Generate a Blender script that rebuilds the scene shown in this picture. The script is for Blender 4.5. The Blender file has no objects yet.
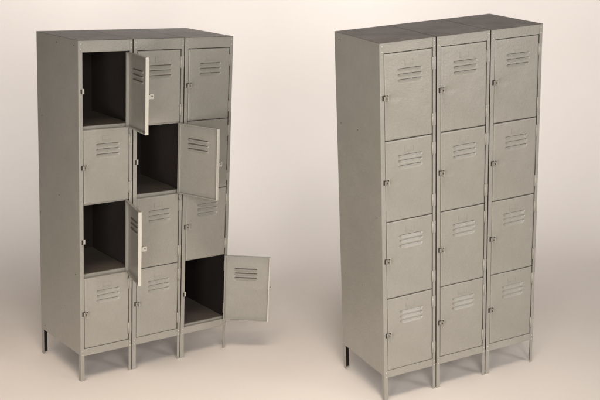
import bpy, bmesh, math, random
from mathutils import Matrix, Vector
random.seed(7)
S = bpy.context.scene
C = bpy.data.collections.new('locker_studio'); S.collection.children.link(C)
R = math.radians

# ------------------------------------------------------------------ materials
def nodes(name):
    m = bpy.data.materials.new(name); m.use_nodes = True
    nt = m.node_tree; b = nt.nodes['Principled BSDF']
    return m, nt, b
def N(nt, t, **kw):
    n = nt.nodes.new(t)
    for k, v in kw.items():
        if k in n.inputs: n.inputs[k].default_value = v
        else: setattr(n, k, v)
    return n
def paint(name, col, rough=.31, hammer=.00042, vary=.10, spec=.5):
    """old grey hammertone enamel: slight mottling, pebbly bump, scuffs"""
    m, nt, b = nodes(name); L = nt.links
    tc = N(nt, 'ShaderNodeTexCoord')
    n1 = N(nt, 'ShaderNodeTexNoise', Scale=9.0, Detail=5.0, Roughness=.6)
    n2 = N(nt, 'ShaderNodeTexNoise', Scale=105.0, Detail=2.0)
    n3 = N(nt, 'ShaderNodeTexNoise', Scale=2.2, Detail=8.0, Roughness=.7)
    for n in (n1, n2, n3): L.new(tc.outputs['Object'], n.inputs['Vector'])
    r1 = N(nt, 'ShaderNodeValToRGB')
    r1.color_ramp.elements[0].position = .3; r1.color_ramp.elements[1].position = .7
    lo = 1 - vary; hi = 1 + vary
    r1.color_ramp.elements[0].color = (col[0]*lo, col[1]*lo, col[2]*lo*.98, 1)
    r1.color_ramp.elements[1].color = (col[0]*hi, col[1]*hi, col[2]*hi, 1)
    L.new(n3.outputs['Fac'], r1.inputs['Fac'])
    mx = N(nt, 'ShaderNodeMix', data_type='RGBA', blend_type='MULTIPLY')
    mx.inputs[0].default_value = .5
    r2 = N(nt, 'ShaderNodeValToRGB')
    r2.color_ramp.elements[0].position = .35; r2.color_ramp.elements[1].position = .65
    r2.color_ramp.elements[0].color = (.90, .90, .90, 1); r2.color_ramp.elements[1].color = (1, 1, 1, 1)
    L.new(n2.outputs['Fac'], r2.inputs['Fac'])
    L.new(r1.outputs['Color'], mx.inputs[6]); L.new(r2.outputs['Color'], mx.inputs[7])
    vc = N(nt, 'ShaderNodeTexVoronoi', Scale=7.0); L.new(tc.outputs['Object'], vc.inputs['Vector'])
    near = N(nt, 'ShaderNodeMath', operation='LESS_THAN'); near.inputs[1].default_value = .030
    L.new(vc.outputs['Distance'], near.inputs[0])
    sx = N(nt, 'ShaderNodeSeparateXYZ'); L.new(vc.outputs['Color'], sx.inputs[0])
    pick = N(nt, 'ShaderNodeMath', operation='GREATER_THAN'); pick.inputs[1].default_value = .45
    L.new(sx.outputs['X'], pick.inputs[0])
    both = N(nt, 'ShaderNodeMath', operation='MULTIPLY'); L.new(near.outputs[0], both.inputs[0]); L.new(pick.outputs[0], both.inputs[1])
    # long faint scuffs
    mp = N(nt, 'ShaderNodeMapping'); mp.inputs['Scale'].default_value = (9, 9, 1.6); mp.inputs['Rotation'].default_value = (.5, .3, .2)
    L.new(tc.outputs['Object'], mp.inputs['Vector'])
    sn = N(nt, 'ShaderNodeTexNoise', Scale=6.0, Detail=6.0, Roughness=.75); L.new(mp.outputs['Vector'], sn.inputs['Vector'])
    sr = N(nt, 'ShaderNodeMapRange'); sr.inputs['From Min'].default_value = .64; sr.inputs['From Max'].default_value = .74
    sr.inputs['To Max'].default_value = .30; L.new(sn.outputs['Fac'], sr.inputs['Value'])
    m2 = N(nt, 'ShaderNodeMix', data_type='RGBA'); L.new(sr.outputs['Result'], m2.inputs[0])
    L.new(mx.outputs[2], m2.inputs[6]); m2.inputs[7].default_value = (col[0]*.55, col[1]*.52, col[2]*.5, 1)
    m3 = N(nt, 'ShaderNodeMix', data_type='RGBA'); sc = N(nt, 'ShaderNodeMath', operation='MULTIPLY'); sc.inputs[1].default_value = .75
    L.new(both.outputs[0], sc.inputs[0]); L.new(sc.outputs[0], m3.inputs[0])
    L.new(m2.outputs[2], m3.inputs[6]); m3.inputs[7].default_value = (col[0]*.28, col[1]*.24, col[2]*.22, 1)
    L.new(m3.outputs[2], b.inputs['Base Color'])
    rr = N(nt, 'ShaderNodeMapRange'); rr.inputs['To Min'].default_value = rough - .1; rr.inputs['To Max'].default_value = rough + .12
    L.new(n1.outputs['Fac'], rr.inputs['Value']); L.new(rr.outputs['Result'], b.inputs['Roughness'])
    bp = N(nt, 'ShaderNodeBump', Strength=1.0, Distance=hammer)
    bp2 = N(nt, 'ShaderNodeBump', Strength=.6, Distance=.004)
    n4 = N(nt, 'ShaderNodeTexVoronoi', Scale=130.0, feature='F1'); n4.inputs['Randomness'].default_value = 1
    L.new(tc.outputs['Object'], n4.inputs['Vector'])
    bp3 = N(nt, 'ShaderNodeBump', Strength=1.0, Distance=hammer*.9); L.new(n4.outputs['Distance'], bp3.inputs['Height'])
    n5 = N(nt, 'ShaderNodeTexNoise', Scale=38.0, Detail=3.0, Roughness=.6); L.new(tc.outputs['Object'], n5.inputs['Vector'])
    bp4 = N(nt, 'ShaderNodeBump', Strength=.8, Distance=hammer*1.0); L.new(n5.outputs['Fac'], bp4.inputs['Height'])
    L.new(bp3.outputs['Normal'], bp4.inputs['Normal']); L.new(bp4.outputs['Normal'], bp2.inputs['Normal'])
    L.new(n2.outputs['Fac'], bp.inputs['Height']); L.new(n1.outputs['Fac'], bp2.inputs['Height'])
    L.new(bp2.outputs['Normal'], bp.inputs['Normal'])
    L.new(bp.outputs['Normal'], b.inputs['Normal'])
    b.inputs['Specular IOR Level'].default_value = spec
    return m
M = {}
M['paint'] = paint('grey_enamel', (.312, .292, .260))
M['top'] = paint('dark_top_enamel', (.105, .087, .078), rough=.45, hammer=.0010, vary=.42)  # darker, more mottled tone on the top panels
M['inside'] = paint('dark_interior_and_shade', (.020, .016, .014), rough=.75, hammer=.0003, spec=.12)  # near-black inner sheets; also shade painted on post insides and door gaps
M['slot'] = paint('painted_slot_shade', (.115, .10, .088), rough=.6, hammer=.0002, spec=.2)  # shade of the louvre slots, painted on closed faces
M['partition'] = paint('dark_partition', (.038, .031, .028), rough=.5, hammer=.0003, spec=.3)  # dark tone for partitions, a little lighter than the inner sheets
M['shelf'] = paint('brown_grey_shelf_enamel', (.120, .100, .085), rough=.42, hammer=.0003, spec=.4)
M['hinge'] = paint('hinge_enamel', (.355, .332, .296), rough=.33, hammer=.0002)
M['pale_edge'] = paint('pale_door_edge', (.56, .525, .47), rough=.36, hammer=.0001, vary=.05)  # paler tone on the doors' free edge and its lip
def metal(name, col, rough, met=1):
    m, nt, b = nodes(name)
    tc = N(nt, 'ShaderNodeTexCoord'); n = N(nt, 'ShaderNodeTexNoise', Scale=60.0, Detail=4.0)
    nt.links.new(tc.outputs['Object'], n.inputs['Vector'])
    r = N(nt, 'ShaderNodeValToRGB')
    r.color_ramp.elements[0].color = tuple(c*.75 for c in col) + (1,); r.color_ramp.elements[1].color = tuple(col) + (1,)
    nt.links.new(n.outputs['Fac'], r.inputs['Fac']); nt.links.new(r.outputs['Color'], b.inputs['Base Color'])
    b.inputs['Metallic'].default_value = met; b.inputs['Roughness'].default_value = rough
    return m
M['steel'] = metal('bright_rivet_steel', (.60, .57, .51), .35, .2)
M['plate'] = metal('zinc_plate', (.52, .485, .43), .38, .2)
M['dark'] = metal('dark_steel_and_shade', (.030, .023, .018), .65, .1)  # dark rivets; on latch and catch, recess shade put into the colour
def paper():
    m, nt, b = nodes('cream_backdrop_paper'); L = nt.links
    tc = N(nt, 'ShaderNodeTexCoord'); n = N(nt, 'ShaderNodeTexNoise', Scale=1.3, Detail=4.0)
    f = N(nt, 'ShaderNodeTexNoise', Scale=220.0, Detail=3.0)
    L.new(tc.outputs['Object'], n.inputs['Vector']); L.new(tc.outputs['Object'], f.inputs['Vector'])
    r = N(nt, 'ShaderNodeValToRGB')
    r.color_ramp.elements[0].position = .3; r.color_ramp.elements[1].position = .7
    r.color_ramp.elements[0].color = (.80, .738, .690, 1); r.color_ramp.elements[1].color = (.82, .760, .714, 1)
    L.new(n.outputs['Fac'], r.inputs['Fac']); L.new(r.outputs['Color'], b.inputs['Base Color'])
    bp = N(nt, 'ShaderNodeBump', Strength=.25, Distance=.0006)
    L.new(f.outputs['Fac'], bp.inputs['Height']); L.new(bp.outputs['Normal'], b.inputs['Normal'])
    b.inputs['Roughness'].default_value = .75; b.inputs['Specular IOR Level'].default_value = .25
    return m
M['paper'] = paper()

# ------------------------------------------------------------------ mesh helpers
class MB:
    def __init__(s): s.bm = bmesh.new()
    def box(s, x0, x1, y0, y1, z0, z1, mat=0):
        v = [s.bm.verts.new((x, y, z)) for x in (x0, x1) for y in (y0, y1) for z in (z0, z1)]
        for q in ((0,1,3,2),(4,6,7,5),(0,4,5,1),(2,3,7,6),(0,2,6,4),(1,5,7,3)):
            f = s.bm.faces.new([v[i] for i in q]); f.material_index = mat
    def prism(s, poly, z0, z1, mat=0, smooth=False, inner=None):          # extrude an xy outline along z
        a = [s.bm.verts.new((x, y, z0)) for x, y in poly]; b = [s.bm.verts.new((x, y, z1)) for x, y in poly]
        n = len(poly)
        for i in range(n):
            f = s.bm.faces.new((a[i], a[(i+1) % n], b[(i+1) % n], b[i])); f.smooth = smooth
            f.material_index = inner[1] if inner and frozenset((poly[i], poly[(i+1) % n])) in inner[0] else mat
        f = s.bm.faces.new(a[::-1]); f.material_index = mat
        f = s.bm.faces.new(b); f.material_index = mat
    def cyl(s, c, axis, r0, r1, h, mat=0, n=12):              # short (tapered) cylinder from c along axis
        ax = Vector(axis).normalized(); u = ax.orthogonal().normalized(); w = ax.cross(u); c = Vector(c)
        a = []; b = []
        for i in range(n):
            t = 2*math.pi*i/n; d = u*math.cos(t) + w*math.sin(t)
            a.append(s.bm.verts.new(c + d*r0)); b.append(s.bm.verts.new(c + d*r1 + ax*h))
        for i in range(n):
            f = s.bm.faces.new((a[i], a[(i+1) % n], b[(i+1) % n], b[i])); f.material_index = mat; f.smooth = True
        f = s.bm.faces.new(a[::-1]); f.material_index = mat
        f = s.bm.faces.new(b); f.material_index = mat
    def rivet(s, c, axis, r=.0045, mat=1):
        s.cyl(c, axis, r, r*.62, r*.55, mat)
    def build(s, name, mats, parent=None, bevel=0, loc=None):
        bmesh.ops.recalc_face_normals(s.bm, faces=s.bm.faces[:])
        me = bpy.data.meshes.new(name); s.bm.to_mesh(me); s.bm.free()
        o = bpy.data.objects.new(name, me); C.objects.link(o)
        for m in (mats if isinstance(mats, (list, tuple)) else [mats]): me.materials.append(m)
        if bevel:
            b = o.modifiers.new('bevel', 'BEVEL'); b.width = bevel; b.segments = 2; b.limit_method = 'ANGLE'; b.angle_limit = R(50)
        if parent: o.parent = parent
        if loc: o.location = loc
        return o
def link_copy(src, parent, loc=None, rotz=None):
    o = src.copy(); C.objects.link(o); o.parent = parent
    if loc is not None: o.location = loc
    if rotz is not None: o.rotation_euler = (0, 0, rotz)
    return o

FW = (.0205, .0170)       # visible width of the left and right uprights' front flange
POST = .025                 # width of the angle-iron flange
DT = .018                   # depth of a door's folded edge

# ------------------------------------------------------------------ door skin with pressed louvres
def door_mesh(w, h):
    """sheet door, hinge edge at x=0, free edge x=-w, z 0..h, face y=0, folded edges to +y"""
    bm = bmesh.new()
    lx0, lx1 = -w*.73, -w*.215                       # louvres' ends
    xs = []
    x = -w
    while x < 1e-6:
        xs.append(x); x += (.0022 if (abs(x-lx0) < .022 or abs(x-lx1) < .022) else .0045)
    xs[-1] = 0
    tops = [h-.076-.0262*k for k in range(3)]
    HH = .0195; DD = .0074; GAP = .0044
    zs = set([0, h])
    z = 0
    while z < h:
        fine = any(t-HH-.004 < z < t+.004 for t in tops)
        if not any(t-GAP < z < t for t in tops): zs.add(round(z, 5))
        z += (.0011 if fine else .0045)
    for t in tops: zs.add(round(t, 5)); zs.add(round(t-GAP, 5))
    zs = sorted(zs)
    # drop near duplicates other than the slot's pair
    zz = [zs[0]]
    for a in zs[1:]:
        if a - zz[-1] > .0005: zz.append(a)
    zs = zz; zs[-1] = h
    xc = (lx0+lx1)/2; hl = (lx1-lx0)/2; rr = .021
    lz = h*.5                                        # height of the latch
    def depth(x, z):
        d = 0
        for t in tops:
            u = (t - GAP - z)/(HH - GAP)
            if -.01 < u < 1:
                e = max(0, (abs(x-xc) - (hl-rr))/rr)
                if e < 1:
                    env = math.sqrt(1-e*e)
                    uu = u/max(env, .05)
                    if uu < 1: d = max(d, DD*env*(1-max(uu, 0))**.9)
        # shallow finger hollow running in from the latch
        q = (z-lz+.004)/.017; a = (x+w)
        if a > .02:
            fx = min(1, (a-.02)/.015)*math.exp(-((a-.03)/.085)**2)
            d += .0014*fx*math.exp(-q*q)
        # sheet metal is never quite flat
        d += .0007*math.sin(x*23+1)*math.sin(z*17+.5)
        # rounded fold along the four edges
        m = min(x+w, -x, z, h-z)
        if m < .003: d += (.003-m)**2/.006
        return d
    g = {}
    for i, x in enumerate(xs):
        for j, z in enumerate(zs):
            g[i, j] = bm.verts.new((x, depth(x, z), z))
    nx, nz = len(xs), len(zs)
    for i in range(nx-1):
        for j in range(nz-1):
            # the slot along each louvre's top edge stays closed, coloured dark as its shade
            x = (xs[i]+xs[i+1])/2
            zt = zs[j+1]; cut = False
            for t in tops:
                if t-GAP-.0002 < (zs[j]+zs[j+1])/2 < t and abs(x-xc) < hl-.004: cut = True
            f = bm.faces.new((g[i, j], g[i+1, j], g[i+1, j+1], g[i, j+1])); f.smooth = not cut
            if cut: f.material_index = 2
    # folded edges
    def flange(idx):
        pr = None
        for a in idx:
            v = g[a]; r = [v]
            for y in (.006, DT-.001, DT): r.append(bm.verts.new((v.co.x, y, v.co.z)))
            if pr:
                for k in range(3):
                    f = bm.faces.new((pr[k], r[k], r[k+1], pr[k+1])); f.smooth = False
                    f.material_index = 1 if idx is FREE else 0
            pr = r
        return
    FREE = [(0, j) for j in range(0, nz)]
    HNG = [(nx-1, j) for j in range(0, nz)]
    BOT = [(i, 0) for i in range(0, nx)]
    TOP = [(i, nz-1) for i in range(0, nx)]
    for s in (FREE, HNG, BOT, TOP): flange(s)
    # return lips turned back in behind the two upright folds
    for x0, x1, mt in ((-w, -w+.006, 1), (-.006, 0, 0)):
        v = [bm.verts.new(c) for c in ((x0, DT, 0), (x1, DT, 0), (x1, DT, h), (x0, DT, h))]
        f = bm.faces.new(v); f.material_index = mt
    for z0, z1 in ((0, .005), (h-.005, h)):
        v = [bm.verts.new(c) for c in ((-w+.006, DT, z0), (-.006, DT, z0), (-.006, DT, z1), (-w+.006, DT, z1))]
        bm.faces.new(v)
    bmesh.ops.remove_doubles(bm, verts=bm.verts[:], dist=.00005)
    bmesh.ops.recalc_face_normals(bm, faces=bm.faces[:])
    me = bpy.data.meshes.new('door'); bm.to_mesh(me); bm.free()
    me.materials.append(M['paint']); me.materials.append(M['pale_edge']); me.materials.append(M['slot'])
    return me

def rounded_angle(sx, sy, w=POST, fw=POST, t=.0016, r=.003):
    """outline of an angle section whose outer corner is at 0,0 and flanges run to +sx, +sy"""
    p = [(fw, 0), (fw, t), (t*1.2, t), (t, t*1.2), (t, w), (0, w)]
    for k in range(5):
        a = math.pi + (math.pi/2)*k/4
        p.append((r + r*math.cos(a), r + r*math.sin(a)))
    return [(sx*x, sy*y) for x, y in p]

# ------------------------------------------------------------------ one cabinet: three banks of four lockers
def cabinet(label, Wd, D, H, hleg, zb, opens, rot, pos, scale_note=None):
    """zb: door boundaries from the top down (5 values); opens: {(bank,row): angle}"""
    root = bpy.data.objects.new('locker_cabinet', None); C.objects.link(root)
    root.empty_display_size = .2
    root['label'] = label; root['category'] = 'locker'; root['group'] = 'three bank grey steel locker cabinets'
    Bc = Vector((Wd/2, D/2, 0))
    mat = Matrix(rot).to_4x4(); mat.translation = Vector(pos) + Matrix(rot) @ Bc
    root.matrix_world = mat
    O = -Bc                                           # part coordinates are measured from the front left foot
    P = M['paint']; gap = .0016; wb = Wd/3
    rp = MB()
    def fin(mb, name, mats, bevel=0, parent=root): return mb.build(name, mats, parent, bevel, O)
    for b in range(3):
        x0 = b*wb + (gap if b else 0); x1 = (b+1)*wb - (gap if b < 2 else 0)
        # ---- uprights with legs
        for side, xo, s in ((0, x0, 1), (1, x1, -1)):
            for back in (0, 1):
                m = MB(); yo = D if back else 0
                inset = .0014
                poly = [(xo + s*inset + px, yo + (-.0014 if back else 0) + py) for px, py in rounded_angle(s, -1 if back else 1, fw=(.032 if back else FW[side]))]
                inn = {frozenset((poly[k], poly[k+1])) for k in (1, 2, 3)}  # inner faces of the angle, coloured near-black as shade
                if (s < 0) != bool(back): poly = poly[::-1]
                m.prism(poly, .004, H-.002, inner=(inn, 2))
                # plastic-dark foot shoe
                m.prism([(xo + s*inset + px*1.0, yo + (-.0014 if back else 0) + py*1.0) for px, py in rounded_angle(s, -1 if back else 1, fw=(.032 if back else FW[side]), t=.0018)], 0, .0040, 0)
                if not back:
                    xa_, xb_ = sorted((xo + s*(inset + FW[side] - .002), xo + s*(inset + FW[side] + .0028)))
                    m.box(xa_, xb_, .0022, .0032, zb[4]+.002, zb[0]-.002, 2)  # dark strip added for the shade in the door gap
                    xr = xo + s*(inset + FW[side]*.55)
                    for z in (H-.017, H-.043, zb[4]-.012, zb[4]-.034): m.rivet((xr, .0002, z), (0, -1, 0))
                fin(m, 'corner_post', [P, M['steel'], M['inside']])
        # ---- sheet panels
        for side, xa, xb in ((0, x0, x0+.0012), (1, x1-.0012, x1)):
            m = MB(); m.box(xa, xb, .0018, D-.001, hleg, H-.0015)
            outer = (b == 0 and side == 0) or (b == 2 and side == 1)
            if outer:
                sx = -1 if side == 0 else 1; xf = xa if side == 0 else xb
                for z in (zb[1]+.01, zb[2]+.01, zb[3]+.01, hleg+.03, H-.03):
                    for y in (.045, D*.5, D-.05):
                        if random.random() < .4: continue
                        m.rivet((xf, y + random.uniform(-.006, .006), z + random.uniform(-.006, .006)), (sx, 0, 0), .0027, random.choice((0, 1, 1)))
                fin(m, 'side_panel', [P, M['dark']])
                # inner lining sheet, near-black
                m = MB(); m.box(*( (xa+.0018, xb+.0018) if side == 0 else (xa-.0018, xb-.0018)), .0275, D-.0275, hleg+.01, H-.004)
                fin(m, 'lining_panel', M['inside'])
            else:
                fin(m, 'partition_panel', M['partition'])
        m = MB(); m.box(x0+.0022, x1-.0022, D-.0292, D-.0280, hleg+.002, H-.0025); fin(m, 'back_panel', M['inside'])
        m = MB(); m.box(x0+.0002, x1-.0002, -.0008, D+.0005, H-.0016, H); fin(m, 'top_panel', [M['top'], P], .0006)
        # header and base rails sit behind the uprights' flanges
        hx0 = x0 + .0040; hx1 = x1 - .0040
        m = MB(); m.box(hx0, hx1, .0020, .0032, zb[0]+.002, H-.0020); m.box(hx0, hx1, .0032, DT+.004, zb[0]+.001, zb[0]+.0022)
        fin(m, 'header_rail', P, .0005)
        m = MB(); m.box(hx0, hx1, .0020, .0032, zb[4]-.041, zb[4]-.001); m.box(hx0, hx1, .0032, DT+.004, zb[4]-.0022, zb[4]-.001)
        fin(m, 'base_rail', P, .0005)
        # shelves with a turned-down front lip
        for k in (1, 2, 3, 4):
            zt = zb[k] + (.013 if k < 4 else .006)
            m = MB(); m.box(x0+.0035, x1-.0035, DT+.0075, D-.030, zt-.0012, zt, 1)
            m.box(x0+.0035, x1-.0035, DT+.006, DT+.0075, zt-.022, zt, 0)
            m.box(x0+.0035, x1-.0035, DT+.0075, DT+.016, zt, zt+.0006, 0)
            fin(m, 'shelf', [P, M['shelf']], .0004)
        # ---- doors, hinges, latches
        dx1 = x1 - FW[1] - .0035; dx0 = x0 + FW[0] + .0052; w = dx1 - dx0
        for r in range(4):
            zt, z0 = zb[r] - .0022, zb[r+1] + .0022; h = zt - z0
            key = (round(w, 3), round(h, 3))
            if key not in DOORS: DOORS[key] = door_mesh(*key)
            w_, h_ = key
            d = bpy.data.objects.new('door', DOORS[key]); C.objects.link(d); d.parent = root
            so = d.modifiers.new('thickness', 'SOLIDIFY'); so.thickness = .0009; so.offset = -1
            a = opens.get((b, r), random.uniform(.15, .7))
            ppx, ppy = dx1, (-.0035 if a > 5 else .0006)          # pin of the hinge
            ang = R(a)
            off = Vector((-.0005, .0035, 0)) if a > 5 else Vector((0, 0, 0))
            ca, sa = math.cos(ang), math.sin(ang)
            d.location = O + Vector((ppx + off.x*ca - off.y*sa, ppy + off.x*sa + off.y*ca, z0))
            d.rotation_euler = (0, R(random.uniform(-.16, .10)), ang)
            if a > 5: d['label'] = 'door hanging open'
            # latch: hasp tab, dark bow and block as recess shade, finger plate
            zl = h_*.5
            m = MB()
            tz = .014
            # padlock lug standing square to the door's face, dark discs painted as its hole, on a small plate
            m.prism([(-w_+.0008, -.0008), (-w_+.0008, -.027), (-w_+.0026, -.027), (-w_+.0026, -.0008)], zl-tz*.92, zl+tz*.92, 0)
            m.cyl((-w_+.0007, -.0165, zl), (-1, 0, 0), .0038, .0038, .0006, 1, 16)
            m.cyl((-w_+.0027, -.0165, zl), (1, 0, 0), .0038, .0038, .0006, 1, 16)
            m.box(-w_+.0027, -w_+.0200, -.0022, -.0002, zl-tz*1.1, zl+tz*1.1, 0)
            m.box(-w_+.0035, -w_+.0125, -.0095, -.0024, zl-tz*.95, zl+tz*.90, 1)
            m.box(-w_-.0068, -w_+.0004, -.0028, -.0012, zl+tz*.62, zl+tz*.92, 1)
            m.build('latch', [M['plate'], M['dark']], d, .0006)
            # label plate above the louvres
            m = MB(); lp = -w_*.5
            m.box(lp-.026, lp+.026, -.0010, .0004, h_-.064, h_-.036)
            m.box(lp-.022, lp+.022, -.0026, -.0009, h_-.060, h_-.057); m.box(lp-.026, lp-.0225, -.0026, -.0009, h_-.062, h_-.038); m.box(lp+.0225, lp+.026, -.0026, -.0009, h_-.062, h_-.038)
            m.build('card_holder', P, d, .0004)
            # hinges stay with the cabinet
            for f in (.17, .83):
                zc = z0 + h*f; hh = .030
                m = MB()
                m.cyl((dx1+.0005, -.0022, zc-hh), (0, 0, 1), .0046, .0046, 2*hh, 0, 14)
                m.box(dx1+.003, x1-.003, -.0014, .0001, zc-hh, zc+hh, 0)
                for q in (-.6, .6): m.cyl((dx1+.011, -.0013, zc+q*hh), (0, -1, 0), .003, .002, .001, 0, 10)
                fin(m, 'hinge', M['hinge'], 0)
            # catch on the free-side upright
            m = MB(); zc = z0 + h*.5 
            m.box(x0+FW[0]-.009, x0+FW[0]+.012, .0006+.0014, .0034, zc-.013, zc+.013, 0)
            m.box(x0+FW[0]-.0090, x0+FW[0]-.0030, -.0045, .0016, zc-.012, zc+.012, 1)
            fin(m, 'catch', [M['plate'], M['dark']], .0004)
    return root
DOORS = {}

# poses solved from the photograph's corners (camera at 0,0,CAMZ)
CAMZ = 2.525
sL, sR = .986, 1.0145
rotL = ((.78988, -.61182, .04190), (.61090, .79099, .03371), (-.05377, -.00103, .99855))
rotR = ((.90130, -.43157, -.03758), (.43052, .90198, -.03304), (.04816, .01360, .99875))
posL = (-1.1809*sL, 5.2709*sL, -2.521*sL + CAMZ)
posR = (.4301*sR, 4.9419*sR, -2.4759*sR + CAMZ)
cabinet('grey steel locker cabinet with four doors hanging open, in a warm cream studio',
        .93402*sL, .48968*sL, 1.83*sL, .1508*sL, [v*sL for v in (1.769, 1.3755, .980, .580, .184)],
        {(0, 0): 83, (1, 1): 112, (0, 2): 76, (2, 3): 142}, rotL, posL)
cabinet('grey steel locker cabinet with all twelve doors shut, dark mottled top showing',
        .92064*sR, .44639*sR, 1.83*sR, .1427*sR, [v*sR for v in (1.779, 1.364, .960, .560, .171)],
        {}, rotR, posR)

# ------------------------------------------------------------------ the paper sweep they stand on
def plane(rot, pos):
    n = Vector((rot[0][2], rot[1][2], rot[2][2])); p = Vector(pos)
    return lambda X, Y: (n.dot(p) - n.x*X - n.y*Y)/n.z
pL, pR = plane(rotL, posL), plane(rotR, posR)
def ss(t): t = max(0, min(1, t)); return t*t*(3-2*t)
def ground(X, Y):
    y = min(max(Y, 1.5), 6.4); w = ss((X+.30)/.50)
    return pL(max(X, -2.6), y)*(1-w) + pR(min(X, 2.6), y)*w
bm = bmesh.new()
Xs = [-7 + .14*i for i in range(101)]
prof = []
Yc, Rc = 7.0, 1.25
y = -2.5
while y < Yc: prof.append((y, 0)); y += .12
for k in range(17):
    a = (math.pi/2)*k/16; prof.append((Yc + Rc*math.sin(a), Rc*(1-math.cos(a))))
for z in (1.4, 1.8, 2.1, 2.4, 3.2, 4.2): prof.append((Yc+Rc, z))
grid = [[bm.verts.new((X, Y, ground(X, Y) + Z)) for Y, Z in prof] for X in Xs]
for i in range(len(Xs)-1):
    for j in range(len(prof)-1):
        f = bm.faces.new((grid[i][j], grid[i+1][j], grid[i+1][j+1], grid[i][j+1])); f.smooth = True
me = bpy.data.meshes.new('backdrop'); bm.to_mesh(me); bm.free(); me.materials.append(M['paper'])
bd = bpy.data.objects.new('backdrop', me); C.objects.link(bd)
bd['kind'] = 'structure'; bd['label'] = 'cream paper studio backdrop sweeping down into the floor'

# ------------------------------------------------------------------ studio lights
def area(name, loc, target, sx, sy, power, col, spread=180):
    l = bpy.data.lights.new(name, 'AREA'); l.shape = 'RECTANGLE'; l.size = sx; l.size_y = sy
    l.energy = power; l.color = col; l.spread = R(spread)
    o = bpy.data.objects.new(name, l); C.objects.link(o); o.location = loc
    o.rotation_euler = (Vector(target)-Vector(loc)).to_track_quat('-Z', 'Y').to_euler()
    return o
area('key_softbox', (1.0, .2, 2.6), (.1, 5.2, .9), 1.9, 1.9, 71, (1, .965, .915), 120)
area('fill_softbox', (-1.4, .2, .9), (0, 5.0, .9), 1.3, 1.0, 44, (1, .965, .915), 120)
area('side_softbox', (4.2, 2.6, 2.3), (.2, 5.2, 1.0), 1.2, 2.4, 23, (1, .965, .92), 110)
area('floor_softbox', (-.8, 3.6, 4.6), (-.8, 4.55, 0), 4.2, .8, 18.5, (1, .86, .71), 50)
area('rear_floor_fill', (1.0, 4.3, 4.6), (1.3, 6.0, 0), 2.4, .6, 2.0, (1, .93, .86), 60)  # added fill lamp, lightens the rear floor band and right-hand top
area('backdrop_strip', (0, 5.3, 3.2), (0, 8.2, 1.3), 8.0, .4, 29, (1, .975, .96), 90)
area('backdrop_strip', (0, 5.6, 3.8), (0, 8.2, 2.2), 8.0, .4, 24, (1, .975, .96), 80)
area('backdrop_spot', (-.3, 5.0, 3.2), (-.2, 8.2, 1.6), 1.5, .4, 5, (1, .965, .94), 90)

w = bpy.data.worlds.new('World'); S.world = w; w.use_nodes = True
w.node_tree.nodes['Background'].inputs['Color'].default_value = (1, .97, .95, 1)
w.node_tree.nodes['Background'].inputs['Strength'].default_value = .055

# ------------------------------------------------------------------ camera
cam = bpy.data.cameras.new('camera'); co = bpy.data.objects.new('camera', cam); C.objects.link(co)
cam.sensor_width = 36; cam.lens = 1069.08/600*36; cam.clip_end = 200
co.location = (0, 0, CAMZ); co.rotation_euler = (R(90-15.9), 0, 0)
S.camera = co
S.view_settings.view_transform = 'Standard'; S.view_settings.look = 'None'; S.view_settings.gamma = 1
S.view_settings.exposure = 0
